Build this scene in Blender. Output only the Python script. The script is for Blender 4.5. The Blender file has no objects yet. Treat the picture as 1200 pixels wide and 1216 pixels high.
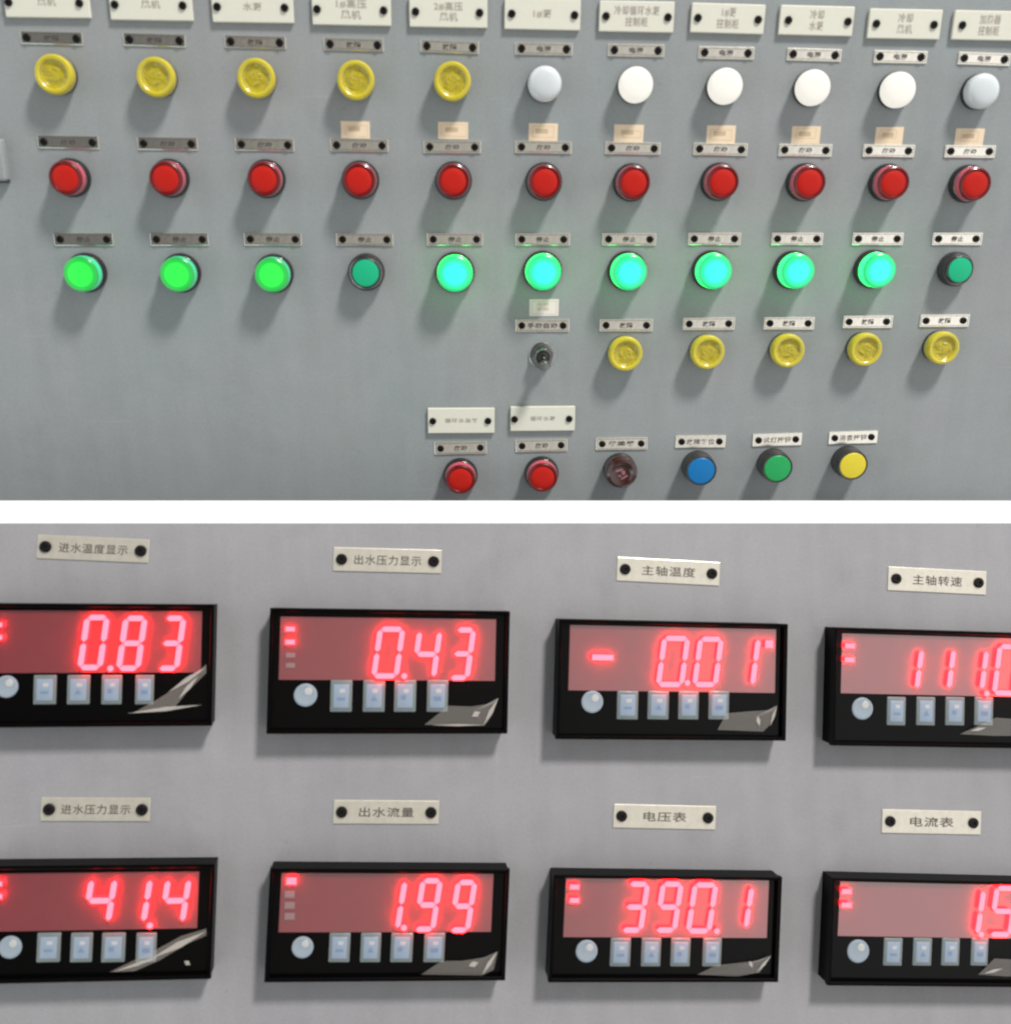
import bpy, bmesh, math, random
from mathutils import Vector, Matrix, Quaternion
random.seed(7)
sc = bpy.context.scene
COL = sc.collection
MM = 0.001
PI = math.pi

# ------------------------------------------------------------------ camera
F = 1200.0; CX, CY = 600.0, 608.0
PITCH, YAW, D = math.radians(18.8), math.radians(2.9), 0.90
cam_d = bpy.data.cameras.new('camera'); cam = bpy.data.objects.new('camera', cam_d); COL.objects.link(cam)
cam.location = (0, -D, 0)
cam.rotation_euler = (PI/2 - PITCH, 0, -YAW)
cam_d.sensor_width = 36; cam_d.lens = 36*F/1216; cam_d.clip_start = 0.01; cam_d.clip_end = 50
sc.camera = cam
cam_d.dof.use_dof = True; cam_d.dof.focus_distance = 1.03; cam_d.dof.aperture_fstop = 4.6
CR = cam.rotation_euler.to_matrix()
CP = Vector((0, -D, 0))
def ray(px, py):
    return (CR @ Vector((px-CX, -(py-CY), -F))).normalized()

# ------------------------------------------------------------------ planes (the two panels as measured)
class Plane:
    def __init__(s, o, x, y, z): s.o, s.x, s.y, s.z = o, x, y, z
    def R(s): return Matrix((s.x, s.y, s.z)).transposed()
    def hit(s, px, py, h=0.0):                      # 2-D coordinates on the panel of a point h above it
        r = ray(px, py); p0 = s.o + s.z*h
        t = (p0-CP).dot(s.z)/r.dot(s.z)
        q = CP + r*t - s.o
        return Vector((q.dot(s.x), q.dot(s.y)))
    def frame(s, px, py, w, h, ang=0.0, hh=0.0):    # centre, width, height, roll on the panel
        c, sn = math.cos(ang), math.sin(ang)
        l = s.hit(px-w/2*c, py-w/2*sn, hh); r = s.hit(px+w/2*c, py+w/2*sn, hh)
        t = s.hit(px, py-h/2, hh); b = s.hit(px, py+h/2, hh); m = s.hit(px, py, hh)
        d = r-l
        return m, d.length, (t-b).length, math.atan2(d.y, d.x)
    def mat(s, p, roll=0.0, sc_=1.0, h=0.0):
        M = Matrix.Translation(s.o + s.x*p.x + s.y*p.y + s.z*h) @ s.R().to_4x4() @ Matrix.Rotation(roll, 4, 'Z')
        return M @ Matrix.Scale(sc_, 4)
WALL = Plane(Vector((0,0,0)), Vector((1,0,0)), Vector((0,0,1)), Vector((0,-1,0)))
nb = -ray(450, 650)
best = min((WALL.o-CP).dot(WALL.z)/ray(x, 621).dot(WALL.z)*ray(x, 621).dot(-nb) for x in (-200, 1500)) - 0.012
bo = CP - nb*best
by = (Vector((0,0,1)) - nb*nb.z).normalized(); bx = by.cross(nb)
BOARD = Plane(bo, bx, by, nb)

# ------------------------------------------------------------------ materials
def mat(name, col, rough=0.5, metal=0.0, emit=None, es=0.0, spec=0.5, coat=0.0, noise=0.0, nscale=900, bump=0.0, sss=0.0, trans=0.0):
    m = bpy.data.materials.new(name); m.use_nodes = True
    nt = m.node_tree; b = nt.nodes['Principled BSDF']
    b.inputs['Base Color'].default_value = (*col, 1)
    b.inputs['Roughness'].default_value = rough
    b.inputs['Metallic'].default_value = metal
    b.inputs['Specular IOR Level'].default_value = spec
    b.inputs['Coat Weight'].default_value = coat
    b.inputs['Coat Roughness'].default_value = 0.08
    b.inputs['Transmission Weight'].default_value = trans
    if emit:
        b.inputs['Emission Color'].default_value = (*emit, 1); b.inputs['Emission Strength'].default_value = es
    if noise or bump:
        tc = nt.nodes.new('ShaderNodeTexCoord'); n = nt.nodes.new('ShaderNodeTexNoise')
        n.inputs['Scale'].default_value = nscale; n.inputs['Detail'].default_value = 4
        nt.links.new(tc.outputs['Object'], n.inputs['Vector'])
        if noise:
            mx = nt.nodes.new('ShaderNodeMix'); mx.data_type = 'RGBA'
            mx.inputs[6].default_value = (*[c*(1-noise) for c in col], 1); mx.inputs[7].default_value = (*[min(1, c*(1+noise)) for c in col], 1)
            nt.links.new(n.outputs['Fac'], mx.inputs[0]); nt.links.new(mx.outputs[2], b.inputs['Base Color'])
        if bump:
            bp = nt.nodes.new('ShaderNodeBump'); bp.inputs['Strength'].default_value = bump; bp.inputs['Distance'].default_value = 0.0006
            nt.links.new(n.outputs['Fac'], bp.inputs['Height']); nt.links.new(bp.outputs['Normal'], b.inputs['Normal'])
    return m

def paint(name, c1, c2, rough=0.45):
    """powder coated steel: fine orange peel, broad uneven tone, scattered grime specks"""
    m = bpy.data.materials.new(name); m.use_nodes = True
    nt = m.node_tree; N = nt.nodes; L = nt.links; b = N['Principled BSDF']
    tc = N.new('ShaderNodeTexCoord')
    def noise(s, d=4, r=0.5):
        n = N.new('ShaderNodeTexNoise'); n.inputs['Scale'].default_value = s; n.inputs['Detail'].default_value = d
        n.inputs['Roughness'].default_value = r; L.new(tc.outputs['Object'], n.inputs['Vector']); return n
    big = noise(5.5, 3); fine = noise(420, 5, 0.7); sp = noise(95, 2); sm = noise(38, 4, .6)
    r1 = N.new('ShaderNodeValToRGB'); r1.color_ramp.elements[0].position = .35; r1.color_ramp.elements[1].position = .65
    r1.color_ramp.elements[0].color = (*c1, 1); r1.color_ramp.elements[1].color = (*c2, 1)
    L.new(big.outputs['Fac'], r1.inputs['Fac'])
    def mul(prev, src, lo, hi, p0=.3, p1=.7):
        mr = N.new('ShaderNodeMapRange'); mr.inputs[1].default_value = p0; mr.inputs[2].default_value = p1
        mr.inputs[3].default_value = lo; mr.inputs[4].default_value = hi; L.new(src, mr.inputs[0])
        mx = N.new('ShaderNodeMix'); mx.data_type = 'RGBA'; mx.blend_type = 'MULTIPLY'; mx.inputs[0].default_value = 1
        L.new(prev, mx.inputs[6]); L.new(mr.outputs[0], mx.inputs[7]); return mx.outputs[2]
    o = mul(r1.outputs['Color'], fine.outputs['Fac'], .93, 1.07)
    o = mul(o, sm.outputs['Fac'], .97, 1.03)
    mp = N.new('ShaderNodeMapping'); mp.inputs['Scale'].default_value = (60, 7, 1); L.new(tc.outputs['Object'], mp.inputs['Vector'])
    st = N.new('ShaderNodeTexNoise'); st.inputs['Scale'].default_value = 1; st.inputs['Detail'].default_value = 3; L.new(mp.outputs[0], st.inputs['Vector'])
    o = mul(o, st.outputs['Fac'], .965, 1.03)
    smu = noise(14, 5, .65); o = mul(o, smu.outputs['Fac'], 1.0, .93, .56, .72)
    mp2 = N.new('ShaderNodeMapping'); mp2.inputs['Scale'].default_value = (14, 420, 1); mp2.inputs['Rotation'].default_value = (0, 0, .5); L.new(tc.outputs['Object'], mp2.inputs['Vector'])
    sc2 = N.new('ShaderNodeTexNoise'); sc2.inputs['Scale'].default_value = 1; sc2.inputs['Detail'].default_value = 1; L.new(mp2.outputs[0], sc2.inputs['Vector'])
    o = mul(o, sc2.outputs['Fac'], 1.0, 1.12, .74, .78)
    o = mul(o, sp.outputs['Fac'], 1.0, .85, .72, .78)
    L.new(o, b.inputs['Base Color'])
    bp = N.new('ShaderNodeBump'); bp.inputs['Strength'].default_value = .25; bp.inputs['Distance'].default_value = .0004
    L.new(fine.outputs['Fac'], bp.inputs['Height']); L.new(bp.outputs['Normal'], b.inputs['Normal'])
    b.inputs['Roughness'].default_value = rough; b.inputs['Specular IOR Level'].default_value = .3
    return m

def glow_lens(name, core, mid, rim, r_core, r_mid, r_rim, strength):
    """lit lens: hot centre where the lamp sits behind it"""
    m = bpy.data.materials.new(name); m.use_nodes = True
    nt = m.node_tree; N = nt.nodes; L = nt.links; b = N['Principled BSDF']
    tc = N.new('ShaderNodeTexCoord'); sx = N.new('ShaderNodeSeparateXYZ'); L.new(tc.outputs['Object'], sx.inputs[0])
    cb = N.new('ShaderNodeCombineXYZ'); L.new(sx.outputs[0], cb.inputs[0]); L.new(sx.outputs[1], cb.inputs[1])
    ln = N.new('ShaderNodeVectorMath'); ln.operation = 'LENGTH'; L.new(cb.outputs[0], ln.inputs[0])
    mr = N.new('ShaderNodeMapRange'); mr.inputs[2].default_value = 16*MM; L.new(ln.outputs['Value'], mr.inputs[0])
    r = N.new('ShaderNodeValToRGB'); e = r.color_ramp.elements
    e[0].position = r_core/16; e[0].color = (*core, 1); e[1].position = r_mid/16; e[1].color = (*mid, 1)
    x = e.new(r_rim/16); x.color = (*rim, 1)
    L.new(mr.outputs[0], r.inputs['Fac'])
    b.inputs['Base Color'].default_value = (*[c*.5 for c in rim], 1)
    L.new(r.outputs['Color'], b.inputs['Emission Color']); b.inputs['Emission Strength'].default_value = strength
    b.inputs['Roughness'].default_value = .25
    return m

def film_mat(name, alpha):
    m = bpy.data.materials.new(name); m.use_nodes = True
    nt = m.node_tree; N = nt.nodes; L = nt.links
    b = N['Principled BSDF']; b.inputs['Base Color'].default_value = (.60, .55, .50, 1); b.inputs['Roughness'].default_value = .22
    t = N.new('ShaderNodeBsdfTransparent'); mx = N.new('ShaderNodeMixShader'); mx.inputs[0].default_value = alpha
    L.new(t.outputs[0], mx.inputs[1]); L.new(b.outputs[0], mx.inputs[2]); L.new(mx.outputs[0], N['Material Output'].inputs['Surface'])
    return m

M = dict(
    wall=paint('grey green panel paint', (.205,.228,.229), (.224,.232,.236)),
    board=paint('grey panel paint', (.214,.207,.216), (.226,.220,.228)),
    strip=mat('white strip', (.93,.93,.93), .6, noise=.01, nscale=200),
    label_stock=mat('satin cream label stock', (.60,.56,.48), .36, .68, noise=.16, nscale=160, bump=.15),
    steel=mat('etched steel plate', (.90,.86,.77), .16, 1.0, noise=.10, nscale=260, bump=.15),
    plate=mat('cream engraved plastic', (.52,.51,.435), .42, noise=.03, nscale=300),
    screw=mat('black screw', (.005,.004,.004), .5, spec=.15, bump=.2, nscale=1500),
    ink=mat('dark ink', (.045,.035,.035), .6, noise=.5, nscale=1500),
    ink2=mat('worn ink', (.075,.06,.05), .6, noise=.5, nscale=1500),
    softink=mat('faded ink', (.27,.24,.205), .6, noise=.4, nscale=1500),
    paleink=mat('pale ink', (.42,.32,.20), .7, noise=.3, nscale=1500),
    sticker_pale=mat('greyish sticker', (.60,.50,.50), .6, noise=.05, nscale=150),
    sticker=mat('yellowed sticker', (.60,.48,.335), .6, noise=.05, nscale=150),
    black=mat('black plastic', (.012,.011,.012), .32, noise=.3, nscale=400),
    barrel=mat('charcoal plastic', (.022,.021,.022), .35, noise=.2, nscale=400),
    chrome=mat('chrome', (.27,.27,.27), .2, 1.0, noise=.1, nscale=500),
    yellow=mat('yellow lens', (.43,.358,.018), .25, coat=.5, noise=.10, nscale=160),
    yellow_rib=mat('yellow lens rib', (.33,.265,.008), .4, noise=.3, nscale=200),
    yellow_in=mat('dark yellow lens centre', (.34,.275,.008), .3, coat=.35, noise=.35, nscale=220, bump=.6),
    white_off=mat('milky unlit lens', (.46,.49,.50), .22, coat=.5, noise=.03, nscale=100),
    white_on=mat('lit white lens', (.2,.2,.19), .4, spec=.2, emit=(1.0,.955,.86), es=.62),
    red=mat('red lens', (.33,.007,.003), .5, spec=.2, emit=(.5,.012,.005), es=.10, noise=.06, nscale=500),
    red_rim=mat('dark red lens rim', (.10,.002,.004), .3, spec=.3, coat=.15),
    pink=mat('pink translucent collar', (.46,.07,.105), .25, coat=.4),
    green_off=mat('green lens', (.008,.34,.165), .4, spec=.25, noise=.05, nscale=500),
    lens_blue=mat('blue button face', (.004,.125,.33), .4, spec=.25, noise=.06, nscale=300),
    lens_green=mat('green button face', (.014,.27,.075), .4, spec=.25, noise=.06, nscale=300),
    lens_yellow=mat('yellow button face', (.54,.44,.03), .4, spec=.25, noise=.06, nscale=300),
    lit_green=glow_lens('lit green lens', (.030,1.1,.060), (.016,.46,.05), (.009,.25,.035), 7.8, 9.9, 13.2, 1.0),
    green_collar=mat('lit green collar', (.03,.4,.2), .2, emit=(.03,.50,.26), es=.55, coat=.5),
    lit_cyan=glow_lens('lit cyan lens', (.040,1.9,.76), (.026,.84,.34), (.012,.36,.10), 7.6, 10.0, 13.3, 1.0),
    cyan_collar=mat('lit cyan collar', (.03,.4,.2), .2, emit=(.010,1.0,.10), es=3.6, coat=.5),
    maroon=mat('maroon lens', (.028,.006,.004), .18, coat=.4),
    maroon_glint=mat('pale pink glint', (.22,.09,.10), .35),
    meter_black=mat('meter black plastic', (.0010,.0008,.0008), .36, spec=.05, noise=.2, nscale=300),
    roundkey=mat('pale grey key', (.20,.235,.27), .45, spec=.25, noise=.08, nscale=300),
    keybody=mat('grey key surround', (.115,.135,.135), .4, coat=.2, noise=.1, nscale=300),
    key=mat('pale blue key', (.185,.230,.290), .4, coat=.1, noise=.08, nscale=300),
    keylegend=mat('key legend', (.12,.165,.25), .4),
    led=mat('lit red segment', (.5,.05,.08), .4, emit=(48.0,.29,.41), es=1.0),
    led_core=mat('lit red indicator', (.5,.05,.08), .4, emit=(30.0,.26,.37), es=1.0),
    led_off=mat('unlit indicator', (.19,.12,.12), .4),
    film=film_mat('protective film', .08),
)
def window_mat():
    m = bpy.data.materials.new('smoked red display window'); m.use_nodes = True
    nt = m.node_tree; N = nt.nodes; L = nt.links; b = N['Principled BSDF']
    tc = N.new('ShaderNodeTexCoord'); n = N.new('ShaderNodeTexNoise'); n.inputs['Scale'].default_value = 70
    L.new(tc.outputs['Object'], n.inputs['Vector'])
    r = N.new('ShaderNodeValToRGB'); r.color_ramp.elements[0].color = (.125,.004,.009,1); r.color_ramp.elements[1].color = (.155,.006,.013,1)
    L.new(n.outputs['Fac'], r.inputs['Fac']); L.new(r.outputs['Color'], b.inputs['Base Color'])
    b.inputs['Roughness'].default_value = .5
    g = N.new('ShaderNodeBsdfGlossy'); g.inputs['Roughness'].default_value = .12; g.inputs['Color'].default_value = (1,.95,.93,1)
    mx = N.new('ShaderNodeMixShader'); mx.inputs[0].default_value = .17
    L.new(b.outputs[0], mx.inputs[1]); L.new(g.outputs[0], mx.inputs[2]); L.new(mx.outputs[0], N['Material Output'].inputs['Surface'])
    return m
M['window'] = window_mat()

# ------------------------------------------------------------------ mesh helpers (local z = out of the panel)
def mesh_obj(name, bm, material, parent=None, smooth=False):
    me = bpy.data.meshes.new(name); bm.normal_update(); bm.to_mesh(me); bm.free()
    if material: me.materials.append(material)
    if smooth:
        for p in me.polygons: p.use_smooth = True
        try: me.set_sharp_from_angle(angle=math.radians(35))
        except Exception: pass
    o = bpy.data.objects.new(name, me); COL.objects.link(o)
    if parent: o.parent = parent
    return o
def share(name, me, parent, loc=(0,0,0)):
    o = bpy.data.objects.new(name, me); COL.objects.link(o); o.parent = parent; o.location = loc; return o
def box(bm, x0, x1, y0, y1, z0, z1, bev=0.0, seg=2):
    vs = [bm.verts.new((x, y, z)) for z in (z0, z1) for (x, y) in ((x0,y0),(x1,y0),(x1,y1),(x0,y1))]
    fs = [(3,2,1,0),(4,5,6,7),(0,1,5,4),(1,2,6,5),(2,3,7,6),(3,0,4,7)]
    faces = [bm.faces.new([vs[i] for i in f]) for f in fs]
    if bev:
        es = {e for f in faces for e in f.edges if not (abs(e.verts[0].co.z-z0) < 1e-9 and abs(e.verts[1].co.z-z0) < 1e-9)}
        bmesh.ops.bevel(bm, geom=list(es), offset=bev, segments=seg, affect='EDGES', profile=.5)
def prism(bm, pts, z0, z1):
    lo = [bm.verts.new((x, y, z0)) for x, y in pts]; hi = [bm.verts.new((x, y, z1)) for x, y in pts]
    n = len(pts); bm.faces.new(hi)
    bm.faces.new(lo[::-1])
    for i in range(n): bm.faces.new((lo[i], lo[(i+1) % n], hi[(i+1) % n], hi[i]))
def lathe(bm, prof, seg=48, c=(0,0)):
    rings = []
    for r, z in prof:
        if r < 1e-9: rings.append([bm.verts.new((c[0], c[1], z))])
        else: rings.append([bm.verts.new((c[0]+r*math.cos(2*PI*k/seg), c[1]+r*math.sin(2*PI*k/seg), z)) for k in range(seg)])
    for a, b in zip(rings, rings[1:]):
        for k in range(seg):
            k2 = (k+1) % seg
            if len(a) > 1 and len(b) > 1: bm.faces.new((a[k], a[k2], b[k2], b[k]))
            elif len(a) > 1: bm.faces.new((a[k], a[k2], b[0]))
            elif len(b) > 1: bm.faces.new((a[0], b[k2], b[k]))
def lathe_obj(name, prof, m, parent, seg=48):
    bm = bmesh.new(); lathe(bm, [(r*MM, z*MM) for r, z in prof], seg)
    return mesh_obj(name, bm, m, parent, True)
def empty(name, label, cat, group=None, matrix=None):
    o = bpy.data.objects.new(name, None); COL.objects.link(o); o.empty_display_size = .01
    o['label'] = label; o['category'] = cat
    if group: o['group'] = group
    if matrix is not None: o.matrix_world = matrix
    return o
def dup(root, label, group, matrix):
    r = root.copy(); COL.objects.link(r); r['label'] = label
    if group: r['group'] = group
    r.matrix_world = matrix
    for ch in root.children:
        c = ch.copy(); COL.objects.link(c); c.parent = r
        for g in ch.children:
            d = g.copy(); COL.objects.link(d); d.parent = c
    return r
TXT = {}
def text_mesh(lines, thick=0.0):
    key = ('|'.join(lines), thick)
    if key in TXT: return TXT[key]
    cu = bpy.data.curves.new('lettering', 'FONT'); cu.body = '\n'.join(lines); cu.align_x = 'CENTER'; cu.align_y = 'CENTER'
    cu.resolution_u = 2; cu.offset = thick; cu.size = 1; cu.space_line = 1.15; cu.space_character = 1.12
    o = bpy.data.objects.new('lettering', cu); COL.objects.link(o)
    dg = bpy.context.evaluated_depsgraph_get()
    me = bpy.data.meshes.new_from_object(o.evaluated_get(dg))
    bpy.data.objects.remove(o); bpy.data.curves.remove(cu)
    me.name = 'lettering'
    xs = [v.co.x for v in me.vertices]; ys = [v.co.y for v in me.vertices]
    cx, cy = (min(xs)+max(xs))/2, (min(ys)+max(ys))/2; w, h = max(xs)-min(xs), max(ys)-min(ys)
    TXT[key] = ([tuple(v.co) for v in me.vertices], [tuple(p.vertices) for p in me.polygons], cx, cy, w, h)
    bpy.data.meshes.remove(me)
    return TXT[key]
def lettering(lines, w, h, m, parent, z, x=0, y=0, thick=0.012, name='lettering'):
    vs, fs, cx, cy, tw, th = text_mesh(lines, thick)
    me = bpy.data.meshes.new(name)
    me.from_pydata([((a-cx)/tw*w+x, (b-cy)/th*h+y, 0) for a, b, _ in vs], [], fs)
    me.materials.append(m)
    return share(name, me, parent, (0, 0, z))

ORD = ['first','second','third','fourth','fifth','sixth','seventh','eighth','ninth','tenth','eleventh']
def nth(i, n):
    return 'leftmost' if i == 0 else ('rightmost' if i == n-1 else ORD[i] + ' from the left')

# ------------------------------------------------------------------ the panels
def sheet(name, plane, pxs, thick, m, h=0.0):
    bm = bmesh.new(); pts = [plane.hit(x, y, h) for x, y in pxs]
    prism(bm, [(p.x, p.y) for p in pts], -thick, 0)
    bmesh.ops.recalc_face_normals(bm, faces=bm.faces[:])
    o = mesh_obj(name, bm, m); o.matrix_world = plane.mat(Vector((0,0)), h=h); return o
o = sheet('wall', WALL, [(-500, 594.5), (1800, 594.5), (1800, -420), (-500, -420)], 2*MM, M['wall']); o['kind'] = 'structure'
o = sheet('console_panel', BOARD, [(-300, 1420), (1500, 1420), (1500, 621.3), (-300, 621.3)], 3*MM, M['board']); o['kind'] = 'structure'

# ------------------------------------------------------------------ nameplates
def screw_mesh(r, h):
    bm = bmesh.new(); lathe(bm, [(r, 0), (r, h*.6), (r*.8, h), (r*.32, h), (r*.25, h*.55), (0, h*.55)], 20)
    me = bpy.data.meshes.new('screw'); bm.to_mesh(me); bm.free(); me.materials.append(M['screw'])
    for p in me.polygons: p.use_smooth = False
    return me
SCR = screw_mesh(3.1*MM, 1.5*MM)
def steel_plate(plane, ax, ay, bx_, by_, text, label, group, ext=7.3, ph=14.6, tw=.25, dy=0, scr=SCR, sscale=1.0, th=.46, line=True):
    ang = math.atan2(by_-ay, bx_-ax); d = math.hypot(bx_-ax, by_-ay)
    T = 1.0*MM
    p, w, h, roll = plane.frame((ax+bx_)/2, (ay+by_)/2+dy, d+2*ext, ph, ang, T)
    k = w/(d+2*ext)
    root = empty('nameplate', label, 'nameplate', group, plane.mat(p, roll))
    bm = bmesh.new(); box(bm, -w/2, w/2, -h/2, h/2, 0, T, .35*MM, 2); mesh_obj('plate', bm, M['steel'] if plane is WALL else M['label_stock'], root)
    if line:
        bm = bmesh.new(); a, b, t = w/2-1.0*MM*sscale, h/2-1.1*MM*sscale, .38*MM*sscale
        for x0, x1, y0, y1 in ((-a, a, b-t, b), (-a, a, -b, -b+t), (-a, -a+t, -b+t, b-t), (a-t, a, -b+t, b-t)):
            box(bm, x0, x1, y0, y1, 0, .12*MM)
        q = mesh_obj('border_line', bm, M['ink2'], root); q.location.z = T
    for s in (-1, 1):
        q = share('screw', scr, root, (s*d/2*k, 0, T*.9)); q.scale = (sscale,)*3; q.rotation_euler.z = random.uniform(0, 3)
    lettering([text], w*tw, h*th, M['ink2'] if not line else M['ink'], root, T+.15*MM, thick=.030 if line else .012)
    return root
def cream_plate(plane, x0, x1, y0, y1, ang, sx, lines, label, group, tw, th, thick=.004):
    T = 3.0*MM
    p, w, h, roll = plane.frame((x0+x1)/2, (y0+y1)/2, x1-x0, y1-y0, ang, T)
    k = w/(x1-x0)
    root = empty('title_plate', label, 'nameplate', group, plane.mat(p, roll))
    bm = bmesh.new(); box(bm, -w/2, w/2, -h/2, h/2, 0, T, .55*MM, 2); mesh_obj('plate', bm, M['plate'], root)
    for x in sx: share('screw', SCR, root, ((x-(x0+x1)/2)*k, -.2*MM, T*.96)).rotation_euler.z = random.uniform(0, 3)
    lettering(lines, tw*k, th*k, M['softink'], root, T+.10*MM, y=.3*MM, thick=.02)
    return root
G1 = 'cream title plates along the top of the panel'
tops = [
 (5,106,-15,20.7,.013,(10.5,94.5),['风机'],22,9,'first cream title plate, cut off at the top left corner'),
 (130,228,-12.5,24,.016,(136.5,217),['风机'],23,9,'second cream title plate from the left, cut by the top edge'),
 (251.5,348,-10,26.8,.016,(258,338),['水泵'],23,9,'third cream title plate from the left, above the third yellow lamp'),
 (370.5,464,-7,30,.020,(376.5,455.5),['1#高压','风机'],36,22,'fourth cream title plate from the left, two lines of writing'),
 (486,578.5,-4,32.5,.018,(493.3,569.3),['2#高压','风机'],34,21,'fifth cream title plate from the left, two lines, above the last upper yellow lamp'),
 (599,689,-1.5,35.3,.022,(607.4,682),['1#泵'],22,9,'sixth cream title plate with one short line, above the first dull grey white lamp'),
 (711.5,800,1.2,38,.020,(719.3,792.8),['冷却循环水泵','控制柜'],54,22,'cream title plate with the longest line of writing, seventh from the left'),
 (820.5,907.5,4.5,39.5,.030,(828.3,899.8),['1#泵','控制柜'],26,22,'eighth cream title plate from the left, above the second lit white lamp'),
 (925.5,1013,7,42,.025,(935.7,1006.3),['冷却','水泵'],17,22,'ninth cream title plate from the left, above the third lit white lamp'),
 (1031,1117,11,46,.020,(1040,1108.3),['冷却','风机'],18,22,'tenth cream title plate from the left, above the rightmost lit white lamp'),
 (1131.5,1217,13,47.5,.020,(1142,1207),['加热器','控制柜'],25,22,'last cream title plate, cut off by the right edge'),
]
for x0,x1,y0,y1,a,sx,ln,tw,th,lab in tops: cream_plate(WALL,x0,x1,y0,y1,a,sx,ln,lab,G1,tw,th)
cream_plate(WALL,508,587,485,514.5,-.004,(513.8,579.2),['循环水总管'],'left cream title plate with five characters, above the left bottom red button','cream title plates above the two bottom red buttons',39,5.5)
cream_plate(WALL,606,682.5,483,511.8,-.008,(610.7,675.5),['循环水泵'],'right cream title plate with four characters, below the toggle switch','cream title plates above the two bottom red buttons',30,5.5)

r1 = [(32,44.5,91,46),(154,46.7,213,48.5),(274,49.2,332,50.8),(391.8,52.3,448,53.7),(506.7,54.5,561,56.6),(619,57.6,672.3,58.6),(729.2,59.4,781,60.2),(836.3,62.3,887.7,63.3),(941.3,64.3,991,65.7),(1044.3,67,1093,68),(1144.3,69,1192,70.7)]
r2 = [(52.3,168.3,110,169.3),(170.7,170.3,227.3,171),(286.7,171.3,341.7,172.3),(399.7,172.3,453.6,173),(510.2,174.4,563.5,174.8),(619,174.5,671,175.3),(725.8,175.7,776.4,176.5),(830.3,176.7,879.7,177.7),(931.3,178,980,178.7),(1031.3,178.7,1078,179.3),(1128.3,179.7,1174,180)]
r3 = [(71.7,284.3,127,284.3),(186,284.3,240.3,284.3),(297.3,284,350.7,284.3),(406.7,284.3,459.3,284.7),(514.3,284.3,565.7,284.3),(619.3,284.3,669,284.3),(722.3,284,771.3,284.3),(824,283.7,871.7,283.7),(922.7,283.7,969.3,283.7),(1018.7,283.7,1064.7,283.7),(1113.7,283.7,1158.3,283.7)]
r4 = [(719.3,386.3,767.3,386.3),(818,384.7,864.7,384.3),(913.7,384,959,384),(1007.7,382.3,1052,382),(1099,381,1143,380.7)]
for i, q in enumerate(r1):
    steel_plate(WALL, *q, '故障' if i < 5 else '电源', f'small metal nameplate above the {nth(i,11)} lamp of the top lamp row', 'nameplates of the top lamp row', th=.5)
for i, q in enumerate(r2):
    steel_plate(WALL, *q, '启动', f'small metal nameplate above the {nth(i,11)} button of the long red row', 'nameplates of the red button row')
for i, q in enumerate(r3):
    steel_plate(WALL, *q, '停止', f'small metal nameplate above the {nth(i,11)} button of the long green row', 'nameplates of the green button row')
steel_plate(WALL, 619.3,386.7,668.3,386.7, '手动自动', 'small metal nameplate directly above the chrome toggle switch', None, tw=.56)
for i, q in enumerate(r4):
    steel_plate(WALL, *q, '故障', f'small metal nameplate above the {nth(i,5)} lamp of the lower yellow row', 'nameplates of the lower yellow lamp row')
GB = 'nameplates of the bottom row'
steel_plate(WALL, 523,532.7,570.3,531.7, '启动', 'small dull metal nameplate above the left bottom red button', GB)
steel_plate(WALL, 619.7,529.7,666,528.7, '启动', 'small dull metal nameplate above the right bottom red button', GB)
steel_plate(WALL, 714.7,527.3,761,526.7, '蜂鸣器', 'small metal nameplate above the dark maroon knob', GB, tw=.5)
steel_plate(WALL, 809,524.7,853.7,524.3, '故障复位', 'small metal nameplate above the blue button', GB, tw=.56, line=False)
steel_plate(WALL, 900.3,523,944.3,521.7, '试灯按钮', 'small metal nameplate above the green button of the bottom row', GB, tw=.56, line=False)
steel_plate(WALL, 990.7,520.3,1034,519, '消音按钮', 'small metal nameplate above the bottom yellow button', GB, tw=.56, line=False)

# stickers
def sticker(x0, x1, y0, y1, outline, label, txt, m='sticker', group='yellowed paper stickers above the red row nameplates', ang=.01):
    T = .3*MM
    p, w, h, roll = WALL.frame((x0+x1)/2, (y0+y1)/2, x1-x0, y1-y0, ang, T)
    root = empty('sticker', label, 'sticker', group, WALL.mat(p, roll))
    bm = bmesh.new(); box(bm, -w/2, w/2, -h/2, h/2, 0, T, .12*MM, 1); mesh_obj('paper', bm, M[m], root)
    bm = bmesh.new(); a, b, t = w*outline[0]/2, h*outline[1]/2, .35*MM; ox, oy = w*outline[2], h*outline[3]
    for xx0, xx1, yy0, yy1 in ((-a, a, b-t, b), (-a, a, -b, -b+t), (-a, -a+t, -b+t, b-t), (a-t, a, -b+t, b-t)):
        box(bm, xx0+ox, xx1+ox, yy0+oy, yy1+oy, 0, .05*MM)
    mesh_obj('printed_frame', bm, M['paleink'], root).location.z = T
    lettering(txt, w*.42, h*.26*len(txt), M['paleink'], root, T+.08*MM, x=-w*.05, y=h*.06, thick=.01)
SL = ['above the fourth red button','above the fifth red button','above the sixth red button','below the first lit white lamp','below the second lit white lamp','below the third lit white lamp','below the rightmost lit white lamp','below the dull lamp at the right edge']
SD = [((404.7,439,144,164.4),(.76,.66,.04,-.06)),((520,555.6,145,165.4),(.84,.72,.02,.02)),((627.5,662,146.5,167.4),(.74,.66,0,.02)),((728.8,763.7,148,168.8),(.62,.4,.1,-.05)),
      ((838.5,872.7,149,170.5),(.74,.6,0,-.02)),((939.5,973.3,150,170.7),(.7,.6,0,.1)),((1038.7,1071.7,151,172),(.6,.5,-.05,.1)),((1133.5,1167.5,152.7,173),(.6,.6,0,.05))]
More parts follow.
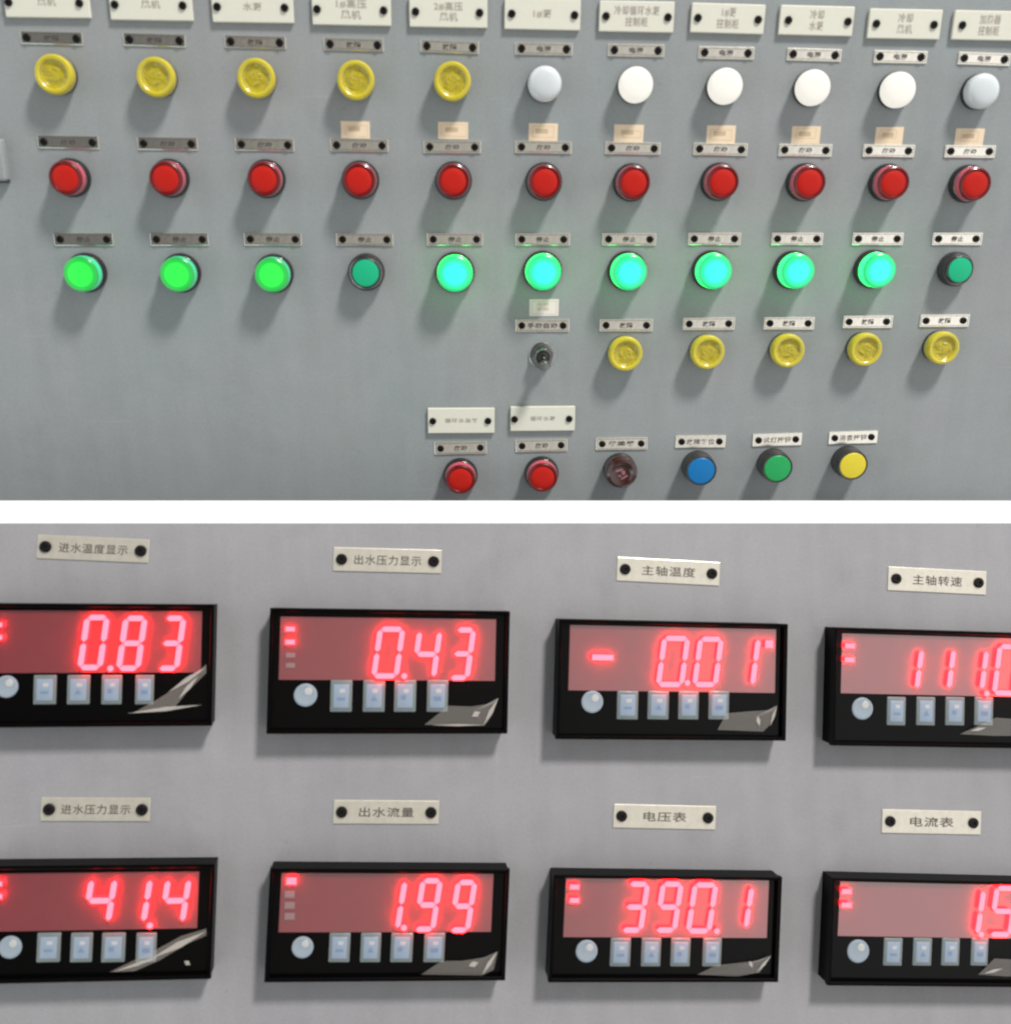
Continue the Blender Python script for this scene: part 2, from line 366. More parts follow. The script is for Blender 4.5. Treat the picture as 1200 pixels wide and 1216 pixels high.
for i, (q, ol) in enumerate(SD):
    sticker(*q, ol, f'small beige paper sticker {SL[i]}', ['1-'+str(i+1)] if False else ['一'], ang=.012+random.uniform(-.01,.01))
sticker(628.5,663,355.4,375.3,(.86,.78,0,0),'small beige sticker with two printed lines above the toggle switch nameplate',['自动','手动'],m='sticker_pale',group=None,ang=0)

# ------------------------------------------------------------------ lamps and buttons (templates in mm, outer radius about 15 mm)
KIND = {}
def template(kind):
    root = bpy.data.objects.new('tmp', None)
    P = lambda n, prof, m, seg=48: lathe_obj(n, prof, M[m], root, seg)
    if kind == 'yellow':
        P('base_ring', [(15.4,0),(15.4,3.2),(14.6,4)], 'black')
        P('lens', [(14.9,3.4),(15.6,5),(15.9,10),(15.6,13),(14.6,14.6),(13,15),(11.8,14.6),(11,13.6)], 'yellow', 64)
        rr = random.Random(5)
        for nm, radii, z, seg, jit, mk in (('lens_centre', (11,9.3,7,4.6,2.2,0), (13.6,12.5,12.6,12.9,13.0,13.1), 14, .38, 'yellow_in'),):
            bm = bmesh.new(); rings = []
            for r, zz in zip(radii, z):
                if r == 0: rings.append([bm.verts.new((0, 0, zz*MM))]); continue
                rings.append([bm.verts.new((r*MM*math.cos(2*PI*(k+.5*(len(rings)%2))/seg), r*MM*math.sin(2*PI*(k+.5*(len(rings)%2))/seg), (zz + (rr.uniform(-jit, jit) if r < 10 else 0))*MM)) for k in range(seg)])
            for a, b in zip(rings, rings[1:]):
                for k in range(seg):
                    k2 = (k+1) % seg
                    if len(b) > 1: bm.faces.new((a[k], a[k2], b[k2])); bm.faces.new((a[k], b[k2], b[k]))
                    else: bm.faces.new((a[k], a[k2], b[0]))
            mesh_obj(nm, bm, M[mk], root, False)
    elif kind in ('white_on', 'white_off'):
        P('base_ring', [(14.6,0),(14.8,3.5),(14.2,5)], 'black')
        P('lens', [(14.1,4.4),(14.45,6),(14.45,10.5),(14.1,12.6),(13.0,14.2),(11,15.3),(8,16.1),(4,16.5),(0,16.6)], kind, 64)
    elif kind in ('red', 'lit_green', 'lit_cyan'):
        lens = {'red':'red','lit_green':'lit_green','lit_cyan':'lit_cyan'}[kind]
        coll = {'red':'pink','lit_green':'green_collar','lit_cyan':'cyan_collar'}[kind]
        rim = {'red':'red_rim','lit_green':'lit_green','lit_cyan':'lit_cyan'}[kind]
        P('base_ring', [(15.4,0),(15.5,4.5),(14.9,6.2),(14.2,6.2)], 'black')
        P('metal_ring', [(14.3,5.4),(14.3,7.2),(13.9,7.8),(13.4,7.8)], 'chrome')
        P('collar', [(13.7,7.2),(13.7,14),(13.5,15.4)], coll)
        if kind == 'red':
            P('lens_rim', [(13.5,15.3),(13.2,16.8),(12.2,17.5),(11.0,17.2),(10.5,16.6)], rim)
            P('lens', [(10.6,16.5),(9.6,17.0),(5,17.3),(0,17.35)], lens)
        else:
            P('lens', [(13.5,15.3),(13.3,16.5),(12.4,17.3),(11.0,17.6),(6,18.1),(0,18.2)], lens)
    elif kind == 'green_off':
        P('base_ring', [(15.3,0),(15.4,7),(14.6,9),(13.6,9.2)], 'barrel')
        P('metal_ring', [(13.7,8.8),(13.5,10.2),(12.9,10.4),(12.2,9.6)], 'chrome')
        P('collar', [(12.5,9.2),(12.5,13.2),(11.8,13.9),(11.1,13.5)], 'barrel')
        P('lens', [(11.2,13.2),(10.6,14.2),(6,14.8),(0,14.9)], 'green_off')
    elif kind.startswith('lens_'):
        P('barrel', [(14.4,0),(14.4,9),(13.8,16.2),(13.2,17),(12.4,16.9),(12.2,16.2)], 'barrel')
        P('lens', [(12.3,16.4),(11.4,17.2),(6,17.7),(0,17.8)], kind)
    elif kind == 'maroon':
        P('base_ring', [(14.2,0),(14.2,4),(13.4,5)], 'black')
        k = P('lens', [(13.5,4.6),(14.0,7),(13.9,12),(12.8,15),(10.6,16.2),(8.8,15.6),(7.6,14.6),(4,14.2),(0,14.2)], 'maroon', 40)
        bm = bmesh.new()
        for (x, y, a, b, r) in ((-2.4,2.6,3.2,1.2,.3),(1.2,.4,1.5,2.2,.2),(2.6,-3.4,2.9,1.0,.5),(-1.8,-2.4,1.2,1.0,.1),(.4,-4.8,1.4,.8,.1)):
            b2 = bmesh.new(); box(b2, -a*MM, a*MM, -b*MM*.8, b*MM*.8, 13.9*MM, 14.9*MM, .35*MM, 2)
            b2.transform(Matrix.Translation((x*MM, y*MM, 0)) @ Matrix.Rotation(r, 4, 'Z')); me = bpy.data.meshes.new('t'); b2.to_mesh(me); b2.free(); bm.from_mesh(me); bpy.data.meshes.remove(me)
        mesh_obj('raised_glint', bm, M['maroon_glint'], root)  # pink glint of the lens, modelled as pale raised patches
    elif kind == 'toggle':
        P('washer', [(11.2,0),(11.2,1.2),(10.6,1.6),(8,1.6)], 'chrome')
        bm = bmesh.new(); prism(bm, [(9.6*MM*math.cos(PI/3*k+.3), 9.6*MM*math.sin(PI/3*k+.3)) for k in range(6)], 1.4*MM, 4.6*MM)
        mesh_obj('hex_nut', bm, M['chrome'], root)
        P('bushing', [(7.4,4.4),(7.4,8.6),(6.9,9.2),(5.6,9.2),(4.6,8.0),(0,7.2)], 'chrome', 32)
        P('lever_boot', [(5.2,8.2),(4.4,9.6),(2.0,10.4)], 'black', 24)
        bm = bmesh.new(); lathe(bm, [(r*MM, z*MM) for r, z in [(2.6,0),(3.0,5),(4.3,13.5),(4.6,16),(3.8,17.6),(0,18.0)]], 24)
        o = mesh_obj('lever', bm, M['chrome'], root, True); o.location = (0, -.6*MM, 7.2*MM); o.rotation_euler = (math.radians(17), 0, 0)
    return root
TOPH = dict(yellow=14.5, white_on=14, white_off=14, red=16.6, lit_green=17, lit_cyan=17, green_off=14, maroon=14, toggle=0)
RAD = dict(yellow=15.9, white_on=15.1, white_off=15.1, red=13.9, lit_green=14.0, lit_cyan=14.1, green_off=15.4, maroon=14.0, toggle=11.2)
def place(kind, px, py, rpx, name, label, cat, group=None):
    """px, py, rpx: centre and radius of the cap's front; the real size and spot on the panel follow from its height"""
    if kind.startswith('lens_'): hh, rr = 16.8, 13.6
    else: hh, rr = TOPH[kind], RAD[kind]
    s = 1.0
    for _ in range(3):
        p, w, h, _r = WALL.frame(px, py, 2*rpx, 2*rpx, 0, hh*MM*s); s = (w/2)/(rr*MM)
    mt = WALL.mat(p, 0, s)
    if kind not in KIND:
        root = template(kind); COL.objects.link(root); root.name = name; KIND[kind] = root
        root['label'] = label; root['category'] = cat
        if group: root['group'] = group
        root.matrix_world = mt; root.empty_display_size = .01
    else:
        dup(KIND[kind], label, group, mt).rotation_euler.rotate_axis('Z', random.uniform(-3, 3) if kind == 'yellow' else random.uniform(-.5, .5))
GT = 'lamps of the top row'
Y1 = [(63,88,23.2),(184,91.3,23),(303.5,92.6,22.8),(422,95,22.6),(537,96.3,22.4)]
for i, q in enumerate(Y1): place('yellow', *q, 'indicator_lamp', f'unlit yellow drum lamp, {nth(i,99)} in the top lamp row', 'indicator lamp', GT)
W1 = [(647,99.3,21,0),(755.7,100.4,21,1),(862.2,102,21,1),(966.7,103.7,20.7,1),(1068.3,106.4,20.5,1),(1168,108,20.2,0)]
WL = ['unlit milky grey lamp between the yellow lamps and the lit white lamps','lit white lamp below the title plate with the longest writing','lit white lamp, second of the four glowing white ones','lit white lamp, third of the four glowing white ones','lit white lamp, rightmost of the four glowing white ones','unlit milky grey lamp at the right end of the top row']
for (x, y, r, on), l in zip(W1, WL): place('white_on' if on else 'white_off', x, y, r, 'indicator_lamp', l, 'indicator lamp', GT)
RD = [(77.8,211.3,20.6),(197,212,20.6),(313.3,212.6,20.4),(426.4,214,20.3),(538.4,214.8,20),(647,216,19.9),(752.6,217,19.8),(858,216.2,19.7),(961,216.8,19.6),(1060.5,217.3,19.3),(1157.5,218.6,19.3)]
for i, q in enumerate(RD): place('red', *q, 'push_button', f'red push button, {nth(i,11)} in the long red row', 'push button', 'push buttons of the long red row')
GR = [('lit_green',95.8,325.8,21.6),('lit_green',210,326.2,21.3),('lit_green',322.3,326.8,21),('green_off',434,324.4,22),('lit_cyan',540,325.4,21.8),('lit_cyan',645.7,323.8,21.6),('lit_cyan',747.7,323.8,21.4),('lit_cyan',849,322.8,21),('lit_cyan',947.3,322.6,20.6),('lit_cyan',1044,321.6,20.4),('green_off',1139.5,320.7,19.6)]
GLn = ['lit green button, leftmost in the long green row','lit green button, second from the left in the long green row','lit green button, third from the left in the long green row','unlit dark green button between the green and the bluish glowing ones',
 'glowing bluish green button, first right of the unlit green button','glowing bluish green button above the toggle switch','glowing bluish green button above the leftmost lamp of the lower yellow row','glowing bluish green button above the second lamp of the lower yellow row','glowing bluish green button above the third lamp of the lower yellow row','glowing bluish green button, rightmost of the lit ones','unlit dark green button at the right end of the green row']
for (k, x, y, r), l in zip(GR, GLn): place(k, x, y, r, 'push_button', l, 'push button', 'push buttons of the long green row')
Y4 = [(743,420.8,20.5),(840.8,419,20.2),(936.2,417.2,19.8),(1028.5,415.8,19.4),(1120.5,414,19.2)]
for i, q in enumerate(Y4): place('yellow', *q, 'indicator_lamp', f'unlit yellow lamp, {nth(i,5)} in the lower yellow row', 'indicator lamp', 'lamps of the lower yellow row')
place('toggle', 643.5, 422, 15.6, 'toggle_switch', 'chrome toggle switch with its lever tipped down', 'switch')
place('red', 546.8,569.5,18.6,'push_button','red push button at the bottom, left of the pair','push button','pair of red push buttons in the bottom row')
place('red', 644.3,567.2,18.4,'push_button','red push button at the bottom, right of the pair beside the maroon knob','push button','pair of red push buttons in the bottom row')
place('maroon', 738, 562, 19.3, 'alarm_knob', 'dark maroon glossy round knob with pale painted glints between red and blue buttons', 'knob')
GF = 'flat faced coloured buttons of the bottom row'
place('lens_blue', 832.3,559.3,18,'push_button','blue flat push button with black barrel in the bottom row','push button',GF)
place('lens_green', 922.8,556.2,17.7,'push_button','green flat push button with black barrel in the bottom row','push button',GF)
place('lens_yellow', 1012.2,553.0,17.4,'push_button','yellow flat push button with black barrel in the bottom row','push button',GF)

# handle just showing at the left edge
p, w, h, _ = WALL.frame(-6, 190, 21, 50, 0, 8*MM)
root = empty('door_handle', 'grey handle end just showing at the left edge beside the red row', 'handle', None, WALL.mat(p))
bm = bmesh.new(); box(bm, -w/2, w/2, -h/2, h/2, 0, 8*MM, 2.5*MM, 4); mesh_obj('grip', bm, M['wall'], root, True)
bm = bmesh.new(); box(bm, -w/2+1*MM, w/2-.5*MM, -h/2-1.5*MM, -h/2+2*MM, 0, 4*MM, .6*MM, 2); mesh_obj('lower_lip', bm, M['barrel'], root)

# ------------------------------------------------------------------ digital meters
SEG = {'0':'abcdef','1':'bc','3':'abcdg','4':'bcfg','5':'acdfg','8':'abcdefg','9':'abcdfg','-':'g'}
def digit_mesh(ch, W, H, t, lean):
    """seven segment figure, W x H, stroke t, leaning right by lean at the top"""
    bm = bmesh.new(); g = t*.10; hw = W/2; z0, z1 = 3.5*MM, 4.0*MM
    def seg(pts):
        prism(bm, [(x + lean*(y/H), y) for x, y in pts], z0, z1)
    def hbar(y):
        seg([(-hw+t*.5+g, y), (-hw+t+g, y-t/2), (hw-t-g, y-t/2), (hw-t*.5-g, y), (hw-t-g, y+t/2), (-hw+t+g, y+t/2)])
    def vbar(x, ya, yb):
        seg([(x, ya+g), (x+t/2, ya+t/2+g), (x+t/2, yb-t/2-g), (x, yb-g), (x-t/2, yb-t/2-g), (x-t/2, ya+t/2+g)])
    top, mid, bot = H/2-t/2, 0, -H/2+t/2; xl, xr = -hw+t/2, hw-t/2
    for s in SEG[ch]:
        if s == 'a': hbar(top)
        if s == 'g': hbar(mid)
        if s == 'd': hbar(bot)
        if s == 'b': vbar(xr, mid, top)
        if s == 'c': vbar(xr, bot, mid)
        if s == 'e': vbar(xl, bot, mid)
        if s == 'f': vbar(xl, mid, top)
    bmesh.ops.recalc_face_normals(bm, faces=bm.faces[:])
    return bm
def meter(c, label, win, digits, dec, leds, offleds, rnd, keys, film, glint, minus=None, ledw=11, ledh=5.5):
    """c: outline corners in the photograph tl, tr, br, bl"""
    SINK = 2*MM; H = 24*MM - SINK                               # the case sits 2 mm deep in its cutout
    hi = [BOARD.hit(x, y, H) for x, y in c]; lo = [BOARD.hit(x, y, 0) for x, y in c]
    sx_, sy_ = (max, min, min, max), (min, min, max, max)       # the outline seen is whichever of front and foot reaches out farther
    tl, tr, br, bl = [Vector((sx_[k](hi[k].x, lo[k].x), sy_[k](hi[k].y, lo[k].y))) for k in range(4)]
    ctr = (tl+tr+br+bl)/4
    d = ((tr-tl).normalized() + (br-bl).normalized()).normalized(); v_ = ((tl-bl).normalized() + (tr-br).normalized()).normalized(); roll = (math.atan2(d.y, d.x) + math.atan2(-v_.x, v_.y))/2; d = Vector((math.cos(roll), math.sin(roll)))
    X = d; Yv = Vector((-d.y, d.x))
    w = ((tr-tl).length + (br-bl).length)/2; h = ((tl-bl).length + (tr-br).length)/2
    root = empty('digital_meter', label, 'digital meter', 'panel meters with red figures', BOARD.mat(ctr, roll, h=-SINK))
    def L(px, py, hh=22*MM):
        q = BOARD.hit(px, py, hh - SINK) - ctr; return Vector((q.dot(X), q.dot(Yv)))
    def rect(x0, x1, y0, y1, hh):
        a = L((x0+x1)/2, (y0+y1)/2, hh); ww = (L(x1, (y0+y1)/2, hh)-L(x0, (y0+y1)/2, hh)).x; h2 = (L((x0+x1)/2, y0, hh)-L((x0+x1)/2, y1, hh)).y
        return a, ww/2, h2/2
    bm = bmesh.new(); box(bm, -w/2+.8*MM, w/2-.8*MM, -h/2+.8*MM, h/2-.8*MM, 0, 17.5*MM); mesh_obj('case', bm, M['meter_black'], root)
    # bezel ring
    t = 3.2*MM; bm = bmesh.new()
    prof = [(0,18*MM),(0,23.4*MM),(.6*MM,24*MM),(t-.9*MM,24*MM),(t,23*MM),(t,17.6*MM)]
    rings = []
    for o_, z in prof:
        a, b = w/2-o_, h/2-o_; rings.append([bm.verts.new(v) for v in ((-a,-b,z),(a,-b,z),(a,b,z),(-a,b,z))])
    for r0, r1_ in zip(rings, rings[1:]):
        for k in range(4): bm.faces.new((r0[k], r0[(k+1)%4], r1_[(k+1)%4], r1_[k]))
    mesh_obj('bezel', bm, M['meter_black'], root)
    bm = bmesh.new(); box(bm, -w/2+t, w/2-t, -h/2+t-.3*MM, h/2-t+.3*MM, 17.4*MM, 18.4*MM); mesh_obj('front_panel', bm, M['meter_gloss'], root)
    # window
    a, hw, hh = rect(*win, 18.9*MM)
    bm = bmesh.new(); box(bm, -hw, hw, -hh, hh, 0, .5*MM, .2*MM, 1); wn = mesh_obj('display_window', bm, M['window'], root); wn.location = (a.x, a.y, 18.4*MM)
    def on_win(o, x, y, hz=23.3):
        q = L(x, y, hz*MM) - a; o.location = (q.x, q.y, .5*MM)
    for ch, xl, xr, yt, yb in digits:
        q, hw2, hh2 = rect(xl, xr, yt, yb, 23.3*MM); lean = 2*hh2*.115; W = 2*hw2 - lean; tt = 4.5*MM
        o = mesh_obj('digit', digit_mesh(ch, W, 2*hh2, tt, lean), M['led'], wn); on_win(o, (xl+xr)/2, (yt+yb)/2)
    if minus:
        q, hw2, hh2 = rect(*minus, 22.6*MM); bm = bmesh.new(); box(bm, -hw2, hw2, -hh2, hh2, 3.9*MM, 4.4*MM); o = mesh_obj('minus_sign', bm, M['led'], wn); on_win(o, (minus[0]+minus[1])/2, (minus[2]+minus[3])/2)
    for x, y in dec:
        bm = bmesh.new(); lathe(bm, [(0,3.8*MM),(2.5*MM,3.9*MM),(2.3*MM,4.3*MM),(0,4.4*MM)], 14); o = mesh_obj('decimal_point', bm, M['led'], wn); on_win(o, x, y)
    for lst, mm, nm in ((leds, 'led_core', 'indicator_light'), (offleds, 'led_off', 'indicator_light')):
        for x, y in lst:
            q, hw2, hh2 = rect(x-ledw/2, x+ledw/2, y-ledh/2, y+ledh/2, 22.6*MM); bm = bmesh.new(); box(bm, -hw2, hw2, -hh2, hh2, (3.6 if mm == 'led_core' else .1)*MM, (4.2 if mm == 'led_core' else .6)*MM)
            o = mesh_obj(nm, bm, M[mm], wn); on_win(o, x, y, 23.3 if mm == 'led_core' else 19.2)
    # keys
    q, hw2, hh2 = rect(rnd[0]-rnd[2], rnd[0]+rnd[2], rnd[1]-rnd[2], rnd[1]+rnd[2], 21.5*MM)
    bm = bmesh.new(); lathe(bm, [(hw2*1.0,0),(hw2*.98,.9*MM),(hw2*.90,1.3*MM),(hw2*.78,1.4*MM),(hw2*.72,1.2*MM),(0,1.3*MM)], 32); o = mesh_obj('round_key', bm, M['roundkey'], root, True); o.location = (q.x, q.y, 18.4*MM)
    bm = bmesh.new(); lathe(bm, [(hw2*.34,0),(hw2*.3,.25*MM),(0,.3*MM)], 16); g = mesh_obj('key_glint', bm, M['keyspot'], o); g.location = (hw2*.25, hw2*.35, 1.25*MM);  # highlight on the round key, built as a pale raised spot
    for i, (x0, x1, y0, y1) in enumerate(keys):
        q, hw2, hh2 = rect(x0+1, x1-1, y0+1, y1-1, 21.5*MM)
        bm = bmesh.new(); box(bm, -hw2, hw2, -hh2, hh2, 0, 1.6*MM, .9*MM, 3); o = mesh_obj('square_key', bm, M['keybody'], root, True); o.location = (q.x, q.y, 18.4*MM)
        bm = bmesh.new(); box(bm, -hw2*.72, hw2*.72, -hh2*.74, hh2*.74, 1.5*MM, 2.1*MM, .5*MM, 3); mesh_obj('key_cap', bm, M['key'], o, True)
        sh = [[(-.5,-.35),(.5,-.35),(.5,-.1),(-.5,-.1)],[(-.45,-.4),(.45,-.4),(0,.1)],[(-.5,-.3),(.1,-.3),(.1,.1),(-.5,.1)],[(-.5,-.4),(.5,-.4),(.5,.0),(-.5,.0)]][i]
        bm = bmesh.new(); prism(bm, [(x*hw2*.75, y*hh2*.75) for x, y in sh], 0, .1*MM); g = mesh_obj('key_symbol', bm, M['keylegend'], o); g.location.z = 2.1*MM
        bm = bmesh.new(); box(bm, -hw2*.24, hw2*.24, -hh2*.12, hh2*.12, 0, .1*MM); g = mesh_obj('key_mark', bm, M['keyspot'], o); g.location = (hw2*.1, hh2*.34, 2.1*MM)
    # peeling protective film
    if film:
        hz = [23.2, 23.2, 24.2, 25.5]
        pts = [L(min(x, c[1][0]-13), y, 22*MM) for x, y in film]
        n = len(pts); bm = bmesh.new(); top = []; botm = []
        for i, p_ in enumerate(pts):
            z = (20.7 + 1.6*(i/(n-1)))*MM
            top.append(bm.verts.new((p_.x, p_.y, z+.12*MM))); botm.append(bm.verts.new((p_.x, p_.y, z)))
        c_t = sum((v.co for v in top), Vector())/n; c_b = sum((v.co for v in botm), Vector())/n
        vt = bm.verts.new(c_t+Vector((0,0,.15*MM))); vb = bm.verts.new(c_b+Vector((0,0,.15*MM)))
        for i in range(n):
            j = (i+1) % n
            bm.faces.new((top[i], top[j], vt)); bm.faces.new((botm[j], botm[i], vb)); bm.faces.new((botm[i], botm[j], top[j], top[i]))
        bmesh.ops.recalc_face_normals(bm, faces=bm.faces[:])
        f = mesh_obj('protective_film', bm, M['film'], root)
        if glint:
            for (x0, y0, x1, y1, wd) in glint:
                p0, p1 = L(min(x0, c[1][0]-13), y0, 22.5*MM), L(min(x1, c[1][0]-13), y1, 22.5*MM); dd = (p1-p0); nn = Vector((-dd.y, dd.x)).normalized()*wd*.22*MM
                bm = bmesh.new(); m_ = (p0+p1)/2
                prism(bm, [(p0.x, p0.y), (m_.x-nn.x, m_.y-nn.y), (p1.x, p1.y), (m_.x+nn.x, m_.y+nn.y)], 22.5*MM, 22.7*MM)
                bmesh.ops.recalc_face_normals(bm, faces=bm.faces[:])
                mesh_obj('fold_glint', bm, M['crease_glint'], f)  # pale slivers: folds of the film and glints painted onto it
    return root
M['meter_gloss'] = mat('glossy black meter front', (.0012,.0010,.0010), .20, spec=.14, noise=.2, nscale=200)
M['keyspot'] = mat('pale key print and glint', (.34,.34,.33), .3)  # also colours the painted glint on the round key
M['crease_glint'] = film_mat('film crease and glint', .28)

def keyset(xs, y0, y1): return [(a, b, y0, y1) for a, b in xs]
meter([(-27,713),(258,718.5),(258,866),(-27,860)], 'black meter reading 0.83 at the left edge, upper row', (-16,241,725,799),
  [('0',92,130,730,796),('8',138,175,731,797),('3',185.5,221,731,797)], [(131,794)], [(-3,742),(-3,757)], [],
  (6.6,816,14), keyset([(38,67),(78,107),(119,145),(159,183)],801,838), [(158,847),(188,830),(216,812),(250,789),(247,799),(222,822),(206,842)], [(200,822,249,792,9),(212,830,236,802,8),(152,847,240,837,8)])
meter([(318.5,718.5),(604.5,726),(603,875),(318.5,868)], 'black meter reading 0.43, upper row', (333.5,590,733.5,808),
  [('0',441,481,744,806),('4',488,525,747,807),('3',532,565,745,808)], [(480,803)], [(344.5,747),(344.5,762.5)], [(345,778),(345,790)],
  (362.5,826,14), keyset([(391,419),(430,458),(467,495),(506,533)],807,847), [(504,861),(575,862),(584,850),(597,829),(586,835),(560,839),(532,838)], [(574,861,597,829,8),(560,851,570,845,12),(512,861,575,861,4)])
meter([(657,731.5),(935,740),(933,882),(656.5,876)], 'black meter reading minus 0.01, upper row', (677,922,744.5,821.5),
  [('0',779,819,755,816),('0',822,859,756,816),('1',871,903,756,816)], [(816,811)], [(913,765)], [],
  (703.7,834,13), keyset([(732,759),(768.5,795.5),(805,831),(841,867)],820,856), [(852,867),(906,869),(915,860),(929,838),(918,843),(885,845),(862,847)], [(899,850,901,862,9),(914,862,929,838,6)], minus=(703,728,777.5,784), ledw=9, ledh=9)
meter([(976.5,743),(1261,750),(1258,892),(976.5,884)], 'black meter reading 111.0 cut by the right edge, upper row', (1000,1246,755.5,826),
  [('1',1064,1097,769,820),('1',1103,1135,769,820),('1',1141,1174,770,821),('0',1178,1215,765,826)], [(1171.5,824)], [(1009,767),(1008.5,783.5)], [],
  (1025,842,12.5), keyset([(1053,1077),(1088,1112),(1122.5,1147),(1157,1181)],827,863), [(1140,872),(1180,874),(1235,874),(1250,850),(1215,855),(1182,852)], [(1152,868,1170,864,7)])
meter([(-27,1015.5),(258,1021),(257.5,1168),(-27,1163.5)], 'black meter reading 41.4 at the left edge, lower row', (-16,237,1036,1104.5),
  [('4',98,139,1042,1098),('1',146,181,1042,1098),('4',189,227,1042,1098)], [(178,1099.5)], [(-3,1050),(-3,1065)], [],
  (11,1126.5,14), keyset([(42,72),(82,110),(119,149),(160,186)],1108,1145), [(130,1155),(186,1128),(215,1112),(252,1103),(252,1111),(222,1121),(190,1140),(160,1153)], [(136,1154,190,1136,6),(180,1138,252,1106,12),(219,1141,226,1146,9)])
meter([(317.5,1018),(604,1027),(600,1168.5),(317,1163)], 'black meter reading 1.99, lower row', (334,586,1037,1107),
  [('1',448,483,1044,1106),('9',491,525,1043,1107),('9',533,566,1045,1108)], [(479.5,1102)], [(346,1046.5)], [(344,1062),(344,1075),(344,1088)],
  (359,1126.5,13), keyset([(389.5,416.5),(427,453),(463,491),(502.5,529)],1108,1145), [(500,1158),(572,1159),(586,1152),(592,1130),(576,1137),(548,1141),(524,1141)], [(572,1158,590,1130,8),(556,1147,568,1143,12)], ledw=12, ledh=8)
meter([(650,1026.5),(928,1034),(923.5,1169),(649,1165)], 'black meter reading 390.1, lower row', (671.5,913,1042.5,1113.5),
  [('3',737,771,1047,1108),('9',777,811,1047,1108),('0',815,852,1048,1109),('1',861,895,1051,1105)], [(851,1106)], [(682,1053.5),(682,1069.5)], [],
  (697,1131,13), keyset([(724,750),(761,786),(796,821),(834,858)],1114,1150), [(828,1158),(876,1160),(902,1155),(919,1135),(905,1140),(872,1144),(850,1146)], [(889,1141,893,1149,8),(898,1155,919,1135,6)])
meter([(973.5,1032),(1256,1039),(1252,1177),(972.5,1168)], 'black meter reading 1.5 cut by the right edge, lower row', (997,1240,1047,1113.5),
  [('1',1136,1170,1055,1112),('5',1174,1209,1052,1113)], [(1165,1110)], [(1005,1059),(1005,1075)], [],
  (1020,1131,13), keyset([(1049,1073),(1084,1108),(1118,1141),(1153,1175)],1114,1149), [(1162,1158),(1195,1160),(1235,1158),(1246,1140),(1210,1140),(1180,1138)], [(1168,1156,1190,1150,7)])

LP = [(54.7,648,167.6,653,'进水温度显示','first label plate from the left, above the 0.83 meter'),(405.9,662.9,515,665.6,'出水压力显示','second label plate, above the 0.43 meter'),
 (742.2,674.7,845,680,'主轴温度','third label plate, above the minus 0.01 meter'),(1063.7,686,1161.3,690.8,'主轴转速','fourth label plate, above the 111.0 meter'),
 (59,959.8,169,960.3,'进水压力显示','label plate above the 41.4 meter'),(406,963,511.8,963.6,'出水流量','label plate above the 1.99 meter'),
 (738,967.8,840.4,970,'电压表','label plate above the 390.1 meter'),(1056.5,974,1155,976,'电流表','label plate above the 1.5 meter')]
for i, (a, b, c, d_, t, l) in enumerate(LP):
    steel_plate(BOARD, a, b, c, d_, t, 'small pale metal ' + l, 'label plates above the meters', ext=9.5, ph=28, tw=[.62,.62,.52,.5,.64,.52,.42,.44][i], dy=1.2, sscale=1.55, th=.42, line=False)

# ------------------------------------------------------------------ light: ceiling lamp above right, soft room light all round
def look(o, target):
    d = Vector(target) - o.location; o.rotation_euler = d.to_track_quat('-Z', 'Y').to_euler()
Ld = Vector((.39, -.37, .85)).normalized()
ct = Vector((.0, 0, -.06))
kd = bpy.data.lights.new('ceiling_light', 'AREA'); kd.shape = 'DISK'; kd.size = .72; kd.energy = 290; kd.color = (1, .975, .945)
ko = bpy.data.objects.new('ceiling_light', kd); COL.objects.link(ko); ko.location = ct + Ld*4.6; look(ko, ct)

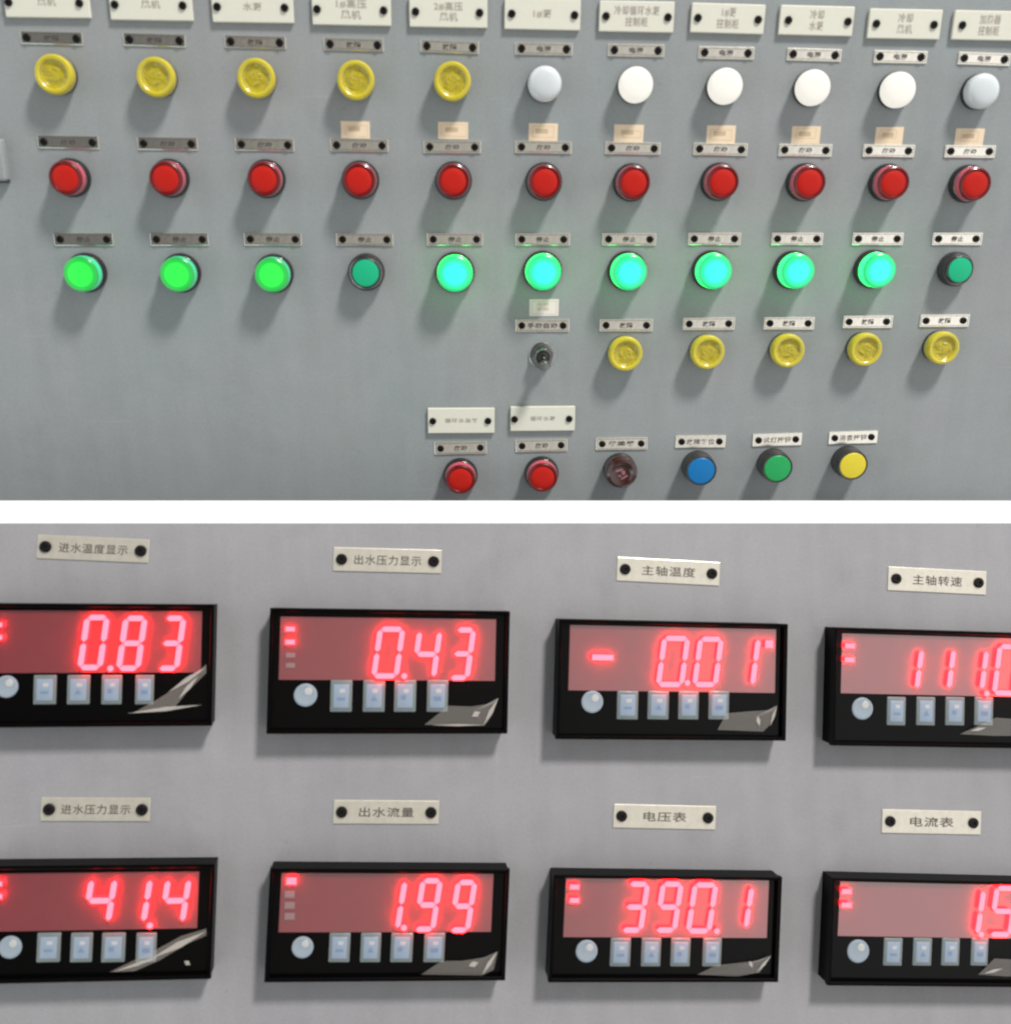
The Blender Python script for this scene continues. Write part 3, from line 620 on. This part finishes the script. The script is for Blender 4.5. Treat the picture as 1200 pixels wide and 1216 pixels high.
fd = bpy.data.lights.new('teal_fill', 'AREA'); fd.size = 1.2; fd.energy = 6; fd.color = (.78, 1, .96)  # added fill that tints the lower left teal, no real fitting
fo = bpy.data.objects.new('teal_fill', fd); COL.objects.link(fo); fo.location = (-1.1, -1.2, -1.3); look(fo, (-.1, 0, -.2))
w = bpy.data.worlds.new('World'); sc.world = w; w.use_nodes = True
nt = w.node_tree; N = nt.nodes; L_ = nt.links; bg = N['Background']
tc = N.new('ShaderNodeTexCoord'); sx = N.new('ShaderNodeSeparateXYZ'); L_.new(tc.outputs['Generated'], sx.inputs[0])
ns = N.new('ShaderNodeTexNoise'); ns.inputs['Scale'].default_value = 3.2; L_.new(tc.outputs['Generated'], ns.inputs['Vector'])
ad = N.new('ShaderNodeMath'); ad.operation = 'MULTIPLY_ADD'; ad.inputs[1].default_value = .16; ad.inputs[2].default_value = -.08; L_.new(ns.outputs['Fac'], ad.inputs[0])
ad2 = N.new('ShaderNodeMath'); ad2.operation = 'ADD'; L_.new(sx.outputs[0], ad2.inputs[0]); L_.new(ad.outputs[0], ad2.inputs[1])
zz = N.new('ShaderNodeMath'); zz.operation = 'MULTIPLY_ADD'; zz.inputs[1].default_value = -.12; L_.new(sx.outputs[2], zz.inputs[0]); L_.new(ad2.outputs[0], zz.inputs[2])
mr = N.new('ShaderNodeMapRange'); mr.inputs[1].default_value = -1; mr.inputs[2].default_value = 1; L_.new(zz.outputs[0], mr.inputs[0])
rp = N.new('ShaderNodeValToRGB'); e = rp.color_ramp.elements
stops = [(-1.0,(1.25,1.28,1.31)),(-.62,(1.0,1.03,1.06)),(-.42,(.09,.092,.092)),(-.27,(.12,.12,.117)),(-.12,(.27,.265,.25)),(.05,(.35,.345,.325)),(.25,(.56,.55,.53)),(.40,(.88,.875,.86)),(1.0,(1.12,1.13,1.13))]
e[0].position = 0; e[0].color = (*stops[0][1], 1); e[1].position = 1; e[1].color = (*stops[-1][1], 1)
for s, c in stops[1:-1]:
    x = e.new((s+1)/2); x.color = (*c, 1)
L_.new(mr.outputs[0], rp.inputs['Fac']); bk = N.new('ShaderNodeMapRange'); bk.inputs[1].default_value = .15; bk.inputs[2].default_value = .3; L_.new(sx.outputs[1], bk.inputs[0])
wm = N.new('ShaderNodeMix'); wm.data_type = 'RGBA'; wm.inputs[7].default_value = (1.0, 1.0, 1.0, 1)      # plain white added behind the gap, for the blank band between the panels
L_.new(bk.outputs[0], wm.inputs[0]); L_.new(rp.outputs['Color'], wm.inputs[6]); L_.new(wm.outputs[2], bg.inputs['Color']); bg.inputs['Strength'].default_value = 1.0

# ------------------------------------------------------------------ render
sc.view_settings.view_transform = 'Standard'; sc.view_settings.look = 'None'; sc.view_settings.exposure = 0.25; sc.view_settings.gamma = 1
sc.render.engine = 'CYCLES'
sc.cycles.filter_width = 2.2
sc.cycles.sample_clamp_indirect = 6
